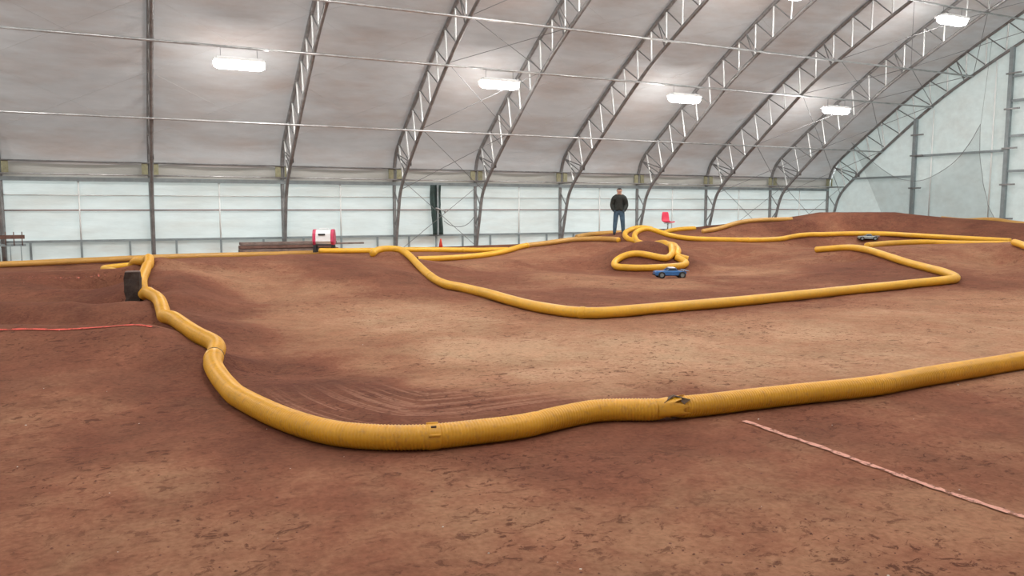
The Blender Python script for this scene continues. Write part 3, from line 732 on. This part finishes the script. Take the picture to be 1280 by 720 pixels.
# ================================================================== HOSES
def ring_mesh(P, r, n, rib=None, rad=None):
    """tube along P as a numpy-built mesh; rad: per-ring radius factor"""
    P = np.asarray(P); T = np.gradient(P, axis=0); T /= np.linalg.norm(T, axis=1)[:, None]
    U = np.cross(T, [0, 0, 1.0]); U /= np.linalg.norm(U, axis=1)[:, None]; W = np.cross(U, T)
    a = np.linspace(0, 2 * PI, n, endpoint=False)
    rr = r * (np.ones(len(P)) if rad is None else rad)
    V = P[:, None] + (U[:, None] * np.cos(a)[None, :, None] + W[:, None] * np.sin(a)[None, :, None]) * rr[:, None, None]
    m = len(P); i, j = np.meshgrid(np.arange(m - 1), np.arange(n), indexing='ij')
    q = np.stack([i * n + j, i * n + (j + 1) % n, (i + 1) * n + (j + 1) % n, (i + 1) * n + j], -1).reshape(-1, 4)
    me = bpy.data.meshes.new('hose'); me.from_pydata(V.reshape(-1, 3).tolist(), [], q.tolist()); me.update(); return me
def fine(P, step):
    c = catmull(np.r_[P[:-1:3], P[-1:]] if len(P) > 12 else P, 6); return resample(c, step)
def section(P, r, mat, parent, org, ribbed, n=14, name='pipe_section', seed=0, dents=()):
    """one length of pipe; ribbed sections get true corrugations"""
    P = np.asarray(P) - np.array(org)
    if ribbed:
        pts, t = fine(P, 0.006)
        ph = (t / 0.024) % 1.0
        rad = 1.0 + 0.055 * np.where(ph < 0.5, 1, -1)
        k = np.array([1, 2, 1]) / 4; rad = np.convolve(np.pad(rad, 1, 'edge'), k, 'valid')
    else:
        pts, t = resample(P, 0.05); rad = 1.0 + 0.02 * np.sin(t * 5 + seed) * np.sin(t * 1.7)
    for s, wd, amt in dents: rad = rad * (1 - amt * np.exp(-((t - s) / wd) ** 2))
    o = link(name, ring_mesh(pts, r, n, rad=rad), M[mat], parent, True)
    return o
def endcap(P, at_end, r, org, parent, depth=.02):
    P = np.asarray(P); a = P[-1] if at_end else P[0]; b = P[-2] if at_end else P[1]
    d = (b - a) / np.linalg.norm(b - a); a = a - np.array(org)
    MB().tube([a + d * .01, a + d * .03], r * .93, 12).build('open_end', M['hosedark'], parent)
def band(P, i, r, org, parent, mat, w=.05, f=1.08, name='coupling'):
    P = np.asarray(P); i = min(max(i, 1), len(P) - 2); d = (P[i + 1] - P[i - 1]); d /= np.linalg.norm(d); c = P[i] - np.array(org)
    return MB().tube([c - d * w, c - d * w * .6, c + d * w * .6, c + d * w], [r * 1.0, r * f, r * f, r * 1.0], 16).build(name, M[mat], parent, True)
def nearest(P, px, py):
    p = np.array(hit(px, py, R)); return int(np.argmin(((P[:, :2] - p[:2]) ** 2).sum(1)))

# near hose, four ribbed lengths joined end to end
def near_hose():
    P = path1; j = [0, nearest(P, 267, 448), nearest(P, 545, 545), nearest(P, 838, 510), len(P) - 1]
    org = P[j[2]].copy(); org[2] = float(ground(org[0], org[1]))
    t = empty('drain_hose', org)
    tag(t, 'near ribbed yellow drain hose winding from the left bank across the foreground', 'hose', 'yellow track hoses')
    for k in range(4):
        a, b = j[k], j[k + 1]; dents = []
        seg = P[a:b + 1]; L = np.linalg.norm(np.diff(seg, axis=0), axis=1).sum()
        if k == 0: dents = [(L - .06, .05, .10)]
        if k == 2: dents = [(L - .02, .07, .22), (L - 1.1, .03, .05)]
        if k == 3: dents = [(.03, .05, .20)]
        section(seg, R, 'hose', t, org, True, 24, dents=dents, seed=k)
    band(P, j[1], R, org, t, 'hose', .055, 1.09)
    band(P, j[2], R, org, t, 'hose', .045, 1.05)
    for s in (-1, 1):                                                 # straps and wires that hold the joints
        i = j[1] + (0 if s < 0 else -1)
        band(P, i, R * 1.03, org, t, 'tie', .008, 1.05, 'tie_wire')
    # clip lugs on the second joint
    c = P[j[2]] - org
    d = P[j[2] + 1] - P[j[2] - 1]; d /= np.linalg.norm(d); u = np.cross(d, [0, 0, 1.0]); u /= np.linalg.norm(u)
    for ang in (20, 62, 100, 145):
        q = c + (u * math.cos(math.radians(ang)) + np.array([0, 0, 1.0]) * math.sin(math.radians(ang))) * R * 1.05
        if ang in (62, 145):
            MB().tube([q - d * .018, q + d * .018], .008, 6).build('joint_clip', M['tie'], t)
        else:
            MB().tube([q - d * .04, q + d * .04], .010, 8).build('joint_lug', M['hose'], t, True)
    # torn, crumpled rim where the third length is pushed over the fourth
    c = P[j[3]] - org; d = P[j[3] + 1] - P[j[3] - 1]; d /= np.linalg.norm(d); u = np.cross(d, [0, 0, 1.0]); u /= np.linalg.norm(u); up = np.cross(u, d)
    def rim(s0, ang, rr): return c + d * s0 + (u * math.cos(math.radians(ang)) + up * math.sin(math.radians(ang))) * rr
    rows = []
    for k, ang in enumerate(range(-30, 215, 12)):
        e = .04 + .05 * math.sin(k * 1.9) + .03 * math.sin(k * .7)
        rows.append([rim(-.13, ang, R * .93), rim(-.06, ang, R * 1.0), rim(.0 + e * .4, ang, R * (1.03 + .07 * math.sin(k * 1.3))), rim(.03 + e, ang, R * (1.04 + .10 * abs(math.sin(k * 1.1))))])
    o = MB().grid(rows).build('torn_sleeve', M['hose'], t, True)
    sd = o.modifiers.new('thickness', 'SOLIDIFY'); sd.thickness = .006
    fp = [rim(-.08, 48, R * 1.02), rim(.02, 78, R * 1.24), rim(.15, 50, R * 1.04)]
    fq = [rim(-.02, 98, R * 1.03), rim(.035, 95, R * 1.22), rim(.08, 28, R * 1.06)]
    o = MB().grid([fp, fq]).build('torn_flap', M['tie'], t)
    sd = o.modifiers.new('thickness', 'SOLIDIFY'); sd.thickness = .006
near_hose()

def hose(label, pts, mat='hose2', joints=(), open_ends=(False, False), dirty_after=None, smooth=6, r=R):
    P = hose_path(pts, r, smooth)
    c = P[len(P) // 2].copy(); c[2] = float(ground(c[0], c[1]))
    t = empty('drain_hose', c); tag(t, label, 'hose', 'yellow track hoses')
    js = [0] + [nearest(P, *q) for q in joints] + [len(P) - 1]
    js = sorted(set(js))
    for k in range(len(js) - 1):
        section(P[js[k]:js[k + 1] + 1], r, dirty_after if (dirty_after and k > 0) else mat, t, c, False, 14, seed=k * 2.0)
    for q in js[1:-1]: band(P, q, r, c, t, mat)
    for e in (0, 1):
        if open_ends[e]: endcap(P, e, r, c, t)
        else:
            a = P[-1] if e else P[0]; b = P[-2] if e else P[1]; d = (a - b) / np.linalg.norm(a - b)
            MB().tube([a - c - d * .02, a - c + d * .02, a - c + d * .035], [r * 1.0, r * .95, r * .5], 14).build('hose_end', M[mat], t, True)
    return P

for kw in HOSES: hose(**kw)

# ================================================================== CHALK LINES
def chalk(name, label, a, b, wd, mat, wob=.0):
    A = np.array(hit(*a)); B = np.array(hit(*b)); L = np.linalg.norm((B - A)[:2]); n = int(L / .06) + 2
    d = (B - A)[:2] / L; u = np.array([-d[1], d[0]])
    rows = []
    for i in range(n):
        t = i / (n - 1); c = A[:2] + d * L * t + u * wob * (math.sin(t * 9) + .6 * math.sin(t * 23)); hw = wd / 2 * (1 + .25 * math.sin(i * 1.7) + .15 * math.sin(i * 3.1))
        rows.append([(*(c + u * s * hw), float(ground(*(c + u * s * hw))) + .008) for s in (-1, 0, 1)])
    org = np.array([*(A[:2] + B[:2]) / 2, 0])
    o = MB().grid([[tuple(np.array(p) - org) for p in r] for r in rows]).build(name, M[mat], None, True)
    o.location = org
    tag(o, label, 'chalk line', 'chalk lines on the clay')
chalk('chalk_line', 'pink chalk line running out to the lower right corner', (930, 527), (1330, 665), .05, 'pink', .003)
chalk('chalk_line', 'bright red chalk line on the near jump at left', (-40, 414.5), (190, 409.5), .05, 'red', .01)
chalk('chalk_line', 'faint red chalk line on the far jump at left', (-40, 352), (132, 344), .06, 'faint', .01)

# ================================================================== PEOPLE
def person(px, py):
    loc = hit(px, py); rz = math.atan2(loc[1], loc[0]) - PI / 2
    t = empty('person', (loc[0], loc[1], loc[2] - .01), rz)
    tag(t, 'man in a black jacket and blue jeans standing with hands in pockets', 'person')
    V = [(0, 0, .96, .155), (0, .01, 1.12, .15), (0, .01, 1.32, .165), (0, .01, 1.46, .10), (0, .0, 1.54, .058), (0, -.01, 1.63, .092), (0, -.005, 1.70, .100), (0, 0, 1.76, .072)]
    E = [(i, i + 1) for i in range(7)]
    def chain(root, pts):
        p = root
        for q in pts: V.append(q); E.append((p, len(V) - 1)); p = len(V) - 1
        return p
    for s in (-1, 1):
        chain(3, [(s * .17, .01, 1.43, .085), (s * .225, .02, 1.30, .074), (s * .265, .05, 1.13, .064), (s * .24, -.03, 1.02, .052), (s * .20, -.09, .95, .040), (s * .175, -.115, .88, .036)])
        chain(0, [(s * .10, 0, .86, .105), (s * .12, -.005, .70, .092), (s * .14, -.01, .50, .076), (s * .155, .01, .30, .070), (s * .165, .02, .10, .052), (s * .165, -.06, .05, .04), (s * .18, -.16, .04, .032)])
    V.append((0, -.098, 1.655, .016)); E.append((5, len(V) - 1))
    me = bpy.data.meshes.new('body'); me.from_pydata([v[:3] for v in V], E, [])
    o = bpy.data.objects.new('body_tmp', me); C.objects.link(o)
    sk = o.modifiers.new('skin', 'SKIN'); sub = o.modifiers.new('sub', 'SUBSURF'); sub.levels = 2; sub.render_levels = 2
    for i, v in enumerate(V): me.skin_vertices[0].data[i].radius = (v[3], v[3] * (.78 if i in (0, 1, 2, 3) else 1.0))
    me.skin_vertices[0].data[0].use_root = True
    bpy.context.view_layer.update()
    dg = bpy.context.evaluated_depsgraph_get(); ev = bpy.data.meshes.new_from_object(o.evaluated_get(dg))
    bpy.data.objects.remove(o)
    link('body', ev, M['skin'], t, True)
    vs_ = [v.co.copy() for v in ev.vertices]; ns = [v.normal.copy() for v in ev.vertices]
    polys = [tuple(p.vertices) for p in ev.polygons]; cen = [p.center.copy() for p in ev.polygons]
    def shell(name, mat, test, off):
        sel = [p for p, c in zip(polys, cen) if test(c)]
        ids = sorted({i for p in sel for i in p}); mp = {i: k for k, i in enumerate(ids)}
        m = MB(); m.add([vs_[i] + ns[i] * (off(vs_[i]) if callable(off) else off) for i in ids], [[mp[i] for i in p] for p in sel])
        ob = m.build(name, M[mat], t, True)
        sd = ob.modifiers.new('thickness', 'SOLIDIFY'); sd.thickness = .012; sd.offset = -1
    arm = lambda c: abs(c.x) > .165 and c.z > .905
    shell('jacket', 'jacket', lambda c: (arm(c) or c.z > .90) and c.z < 1.515 and not (abs(c.x) < .2 and c.y < -.06 and c.z < .93), lambda v: .03 if v.z < 1.45 else .018)
    shell('jeans', 'jeans', lambda c: c.z < 1.0 and c.z > .085 and abs(c.x) < .26, .014)
    shell('shoes', 'shoe', lambda c: c.z < .11, .014)
    shell('hair', 'hair', lambda c: c.z > 1.71 or (c.z > 1.60 and c.y > .035), .012)
    MB().tube([(0, 0, 1.49), (0, -.002, 1.535)], [.085, .075], 12, False).build('collar', M['jacket'], t, True)
    for s in (-1, 1):
        MB().tube([(s * .033, -.083, 1.685), (s * .033, -.094, 1.685)], .010, 8).build('eye', M['hair'], t)
        MB().tube([(s * .088, .0, 1.64), (s * .096, .01, 1.67), (s * .09, .01, 1.70)], .014, 6).build('ear', M['skin'], t, True)
    t.scale = (.89, .89, .89)
    MB().tube([(-.025, -.083, 1.612), (0, -.09, 1.610), (.025, -.083, 1.612)], .006, 6).build('mouth', M['redp'], t)
    return t
person(773.5, 293)

# ================================================================== CHAIR
def shell_chair(px, py):
    loc = hit(px, py)
    t = empty('shell_chair', loc, -1.45)
    tag(t, 'pink-red moulded plastic shell chair on a metal pedestal', 'chair')
    # side profile from the top of the back round to the front lip (local +x is the front)
    pr = [(-.20, .76, .17), (-.205, .62, .20), (-.19, .48, .215), (-.15, .37, .215), (-.06, .315, .215), (.06, .315, .21), (.16, .335, .20), (.25, .325, .18)]
    rows = []
    for x, z, hw in pr:
        r_ = []
        for u in np.linspace(-1, 1, 9):
            cup = .05 * u ** 4
            back = z > .40
            r_.append((x + (cup if back else 0), u * hw, z + (0 if back else cup)))
        rows.append(r_)
    o = MB().grid(rows).build('seat_shell', M['chair'], t, True)
    sd = o.modifiers.new('thickness', 'SOLIDIFY'); sd.thickness = .025
    ss = o.modifiers.new('smooth', 'SUBSURF'); ss.levels = 1; ss.render_levels = 1
    MB().tube([(0, 0, .03), (0, 0, .30)], .028, 10).build('pedestal', M['chrome'], t, True)
    MB().box((-.10, -.10, .285), (.10, .10, .305)).build('seat_plate', M['chrome'], t)
    for k in range(4):
        a = PI / 4 + k * PI / 2
        MB().tube([(0, 0, .08), (math.cos(a) * .24, math.sin(a) * .24, .02)], .016, 8).build('foot', M['chrome'], t, True)
shell_chair(834.5, 288.8)

# ================================================================== RED AND WHITE MACHINE
def machine():
    a = atD(405.5, 310, 24.0); z = float(ground(a[0], a[1]))
    k = 24.0 / FPX
    zb = H - (310 - 260) * k
    t = empty('portable_machine', (a[0], a[1], zb), -YAW * .9)
    tag(t, 'white machine with red end guards on black legs by the wall', 'machine')
    def oct_(x, s, zc=.34):
        w_, h_ = .20 * s, .22 * s
        return [(x, -w_, zc - h_ * .55), (x, -w_ * .9, zc + h_ * .45), (x, -w_ * .5, zc + h_), (x, w_ * .5, zc + h_), (x, w_ * .9, zc + h_ * .45), (x, w_, zc - h_ * .55), (x, w_ * .6, zc - h_), (x, -w_ * .6, zc - h_)]
    MB().loft([oct_(-.235, 1), oct_(.235, 1)]).build('casing', M['white'], t)
    for s in (-1, 1):
        MB().loft([oct_(s * .225, 1.03), oct_(s * .25, 1.10), oct_(s * .31, 1.08), oct_(s * .325, .92)][::s]).build('end_guard', M['redp'], t)
        MB().box((s * .27 - .05, -.16, -.12), (s * .27 + .05, .16, .16), .8).build('leg', M['black'], t)
    MB().box((-.28, -.14, .09), (.28, .14, .13)).build('base_frame', M['black'], t)
    MB().box((-.14, -.214, .40), (.06, -.175, .45)).build('dark_slot', M['black'], t)
    MB().tube([(-.15, 0, .555), (-.13, 0, .60), (.13, 0, .60), (.15, 0, .555)], .014, 8).build('carry_handle', M['white'], t, True)
machine()

# ================================================================== RC CARS
def wheel(parent, x, y, r, wd):
    m = MB(); n = 18
    pr = [(-wd / 2, r * .62), (-wd / 2, r * .93), (-wd * .3, r), (wd * .3, r), (wd / 2, r * .93), (wd / 2, r * .62)]
    rings = [[(x + rr * math.cos(2 * PI * k / n), y + dy, r + rr * math.sin(2 * PI * k / n)) for k in range(n)] for dy, rr in pr]
    tyre = m.loft(rings, False).build('wheel', M['black'], parent, True)
    MB().tube([(x, y - wd * .42, r), (x, y + wd * .42, r)], r * .55, 12).build('rim', M['rail'], tyre)
def rc_car(label, px, py, L, heading, body, accent, roofm):
    loc = hit(px, py); t = empty('model_car', (loc[0], loc[1], loc[2]), heading); tag(t, label, 'model car', 'model cars on the track')
    k = L / .78
    def P(x, y, z): return (x * k, y * k, z * k)
    def sec(x, w0, w1, z0, z1, z2):
        return [P(x, -w0, z0), P(x, -w0, z1), P(x, -w1, z2), P(x, w1, z2), P(x, w0, z1), P(x, w0, z0)]
    MB().loft([[P(-.34, -.07, .055), P(-.34, .07, .055), P(-.34, .07, .085), P(-.34, -.07, .085)], [P(.34, -.07, .055), P(.34, .07, .055), P(.34, .07, .085), P(.34, -.07, .085)]]).build('chassis', M['black'], t)
    # body: nose at -x, wing end at +x
    MB().loft([sec(-.385, .12, .10, .08, .135, .155), sec(-.33, .15, .125, .075, .15, .175), sec(-.20, .155, .135, .075, .15, .175), sec(-.11, .155, .13, .075, .155, .18),
               sec(.16, .155, .13, .075, .155, .18), sec(.26, .15, .125, .085, .15, .17), sec(.34, .13, .11, .10, .145, .16)]).build('body_shell', M[body], t)
    k *= 1.0
    MB().loft([[P(-.12, -.13, .178), P(-.12, .13, .178), P(.13, .13, .178), P(.13, -.13, .178)], [P(-.045, -.10, .238), P(-.045, .10, .238), P(.085, .10, .238), P(.085, -.10, .238)]]).build('window_band', M['glass'], t)
    MB().box(P(-.05, -.105, .238), P(.09, .105, .256), .85).build('roof', M[roofm], t)
    for s in (-1, 1):
        MB().tube([P(-.125, s * .13, .18), P(-.045, s * .102, .24)], .008 * k, 5).build('pillar', M[body], t)
        MB().tube([P(.135, s * .13, .18), P(.088, s * .102, .24)], .008 * k, 5).build('pillar', M[body], t)
        MB().tube([P(.27, s * .08, .15), P(.33, s * .08, .19)], .008 * k, 5).build('wing_mount', M['black'], t)
    MB().loft([[P(.26, -.15, .192), P(.26, .15, .192), P(.26, .15, .20), P(.26, -.15, .20)], [P(.395, -.15, .168), P(.395, .15, .168), P(.395, .15, .18), P(.395, -.15, .18)]]).build('rear_wing', M[accent], t)
    MB().box(P(-.40, -.12, .07), P(-.375, .12, .10)).build('bumper', M['black'], t)
    MB().loft([sec(-.30, .157, .10, .10, .135, .158), sec(-.22, .158, .11, .10, .145, .172)]).build('bonnet_stripe', M[accent], t)
    for x in (-.245, .235):
        for y in (-.155, .155): wheel(t, x * k, y * k, .080 * k, .085 * k)
rc_car('blue model car with a white roof in front of the hose loop', 838, 347.5, .78, -YAW + .06, 'blue', 'paleblue', 'white')
# dark block put in for the pit's shade beside the hose
def pit_shade_block():
    a = atD(167.5, 376, 12.2); z0 = a[2] - .15; h_ = (H - (340 - 260) / FPX * 12.2) - z0
    t = empty('pit_shade_block', (a[0], a[1], z0), -YAW + .2); tag(t, 'dark block standing for the shade at the edge of the left pit', 'block')
    rr = np.random.RandomState(3); rings = []
    for q in np.linspace(0, 1, 7):
        rings.append([((-.12 + .24 * (.5 + .5 * cx)) * (1 - .18 * q) + rr.uniform(-.018, .018), .08 * cy + rr.uniform(-.015, .015), h_ * q)
                      for cx, cy in ((-1, -1), (-.3, -1.1), (.4, -1.05), (1, -1), (1.05, 0), (1, 1), (0, 1.1), (-1, 1))])
    MB().loft(rings).build('block_body', M['darkblock'], t)
    top = [(x * .98, y * .98, z + .004) for x, y, z in rings[-1]]
    MB().loft([top, [(x, y, z + .012) for x, y, z in top]]).build('block_top', M['wood'], t)
pit_shade_block()
rc_car('grey model car further away, before the far hose', 1085, 300.5, .70, -YAW - .25, 'grey', 'white', 'grey')

# ================================================================== THINGS ALONG THE WALL
def plank(x0, x1, y, z, wd, th, mat, label, rz=0.0):
    m = MB().box((-(x1 - x0) / 2, -wd / 2, 0), ((x1 - x0) / 2, wd / 2, th)); me = m.mesh('plank')
    bm = bmesh.new(); bm.from_mesh(me); bmesh.ops.bevel(bm, geom=bm.edges[:], offset=.008, segments=1, affect='EDGES'); bm.to_mesh(me); bm.free()
    o = link('plank', me, M[mat]); o.location = ((x0 + x1) / 2, y, z); o.rotation_euler = (0, 0, rz); tag(o, label, 'board', 'boards stacked by the wall')
yb = 25.75
zb0 = float(max(ground(3.0, yb), ground(5.0, yb), ground(6.5, yb))) + .0
zb0 -= .02
plank(3.15, 8.05, yb, zb0, .34, .09, 'darkwood', 'longest board at the bottom of the stack by the wall')
plank(3.25, 6.35, yb + .02, zb0 + .105, .32, .095, 'wood', 'second board from the bottom of the wall stack', .01)
plank(3.25, 6.2, yb - .01, zb0 + .215, .32, .095, 'darkwood', 'third board from the bottom of the wall stack', -.01)
plank(3.28, 6.3, yb + .01, zb0 + .325, .30, .09, 'wood', 'topmost board of the wall stack', .005)
plank(5.6, 7.35, 26.2, zb0 + .28, .20, .05, 'wood', 'short board sticking out right of the red and white machine')

def canvas_strip():
    a = onY(539, 232, 26.55); b = onY(553.5, 294, 26.55); x0, x1 = a[0], b[0]
    t = empty('canvas_strip', ((x0 + x1) / 2, 26.55, 0)); tag(t, 'dark green canvas strip hanging on the white wall, tied in the middle', 'canvas')
    hw = (x1 - x0) / 2; rows = []
    for z in np.linspace(.66, 2.44, 19):
        u = (z - .66) / 1.78; pin = 1 - .16 * math.exp(-((u - .52) / .06) ** 2)
        off = .03 * math.sin(u * 5 + 1) - .05 * (u - .5)
        rows.append([(off + hw * pin * .92 * s, .045 * math.sin(s * 7 + u * 2), z) for s in np.linspace(-1, 1, 15)])
    o = MB().grid(rows).build('canvas', M['canvas'], t, True)
    sd = o.modifiers.new('thickness', 'SOLIDIFY'); sd.thickness = .03
    MB().box((-.03, -.10, .66), (.03, -.06, 2.44)).build('centre_pole', M['rail'], t)
    MB().tube([(-.10, -.13, 1.62), (.10, -.14, 1.56), (.24, -.13, 1.53), (.26, -.13, 1.45)], .028, 8).build('silver_tie', M['chrome'], t, True)
canvas_strip()

def cone(px, py):
    l = atD(px, py, 27.3); l = (l[0], l[1], float(ground(l[0], l[1])))
    t = empty('traffic_cone', l); tag(t, 'small orange-red cone at the foot of the wall below the canvas strip', 'cone')
    MB().box((-.11, -.11, 0), (.11, .11, .025)).build('cone_base', M['cone'], t)
    MB().tube([(0, 0, .025), (0, 0, .34), (0, 0, .38)], [.085, .028, .018], 14).build('cone_body', M['cone'], t, True)
cone(551, 308)

def rack():
    a = onY(0, 298, 26.3); b = onY(31, 298, 26.3); x0, x1 = a[0] - .8, b[0]
    t = empty('peg_rack', ((x0 + x1) / 2, 26.3, 0)); tag(t, 'brown wooden peg rack fixed to the wall at the left border', 'rack')
    hw = (x1 - x0) / 2; z = onY(15, 296, 26.3)[2]
    MB().box((-hw, -.05, z - .06), (hw, .0, z + .05)).build('rack_board', M['darkwood'], t)
    MB().box((-hw + .3, -.04, z - .27), (hw + .02, .0, z - .20)).build('rack_batten', M['rail'], t)
    for k in range(7):
        xx = hw - .06 - k * .2
        MB().tube([(xx, -.06, z - .24), (xx, -.06, z + .14)], .014, 6).build('peg', M['darkwood'], t, True)
    for k in range(3):
        xx = hw - .1 - k * .26
        MB().tube([(xx, -.05, float(ground(x0, 26.3)) - .02), (xx, -.05, z - .2)], .012, 6).build('rack_leg', M['rail'], t, True)
rack()

def cable_coil():
    px = onY(600, 262, 26.4)
    P = [onY(x, y, 26.5) for x, y in ((555, 276), (562, 281), (572, 283.5), (583, 281), (592, 272), (598, 258))]
    o = MB().tube(catmull(P, 6), .012, 6).build('sagging_cable', M['cable'], None, True)
    tag(o, 'thin cable sagging from the truss to the dark green canvas strip', 'cable')
cable_coil()

# ================================================================== CLODS AND PEBBLES (too small and many to count)
def clods(name, label, cat, n, mat, smin, smax):
    m = MB()
    for _ in range(n):
        px = rng.uniform(-60, 1340); py = 330 + 420 * rng.rand() ** .75
        p = hit(px, py) if py < 470 else onZ(px, py, 0.0)
        if not (-9 < p[0] < 28 and 0 < p[1] < 25): continue
        zz = float(ground(p[0], p[1])); s = rng.uniform(smin, smax) * (.6 + .8 * rng.rand())
        v = [(p[0] + s * dx * (.7 + .6 * rng.rand()), p[1] + s * dy * (.7 + .6 * rng.rand()), zz + s * dz * (.4 + .5 * rng.rand()))
             for dx, dy, dz in ((1, 0, 0), (-1, 0, 0), (0, 1, 0), (0, -1, 0), (0, 0, .9), (0, 0, -.3))]
        m.add(v, [(0, 2, 4), (2, 1, 4), (1, 3, 4), (3, 0, 4), (2, 0, 5), (1, 2, 5), (3, 1, 5), (0, 3, 5)])
    o = m.build(name, M[mat]); tag(o, label, cat, kind='stuff')
clods('clay_clods', 'loose crumbs of clay scattered over the track', 'clods', 700, 'clod', .003, .009)
clods('pale_pebbles', 'tiny pale pebbles scattered over the track', 'pebbles', 45, 'pale', .003, .008)
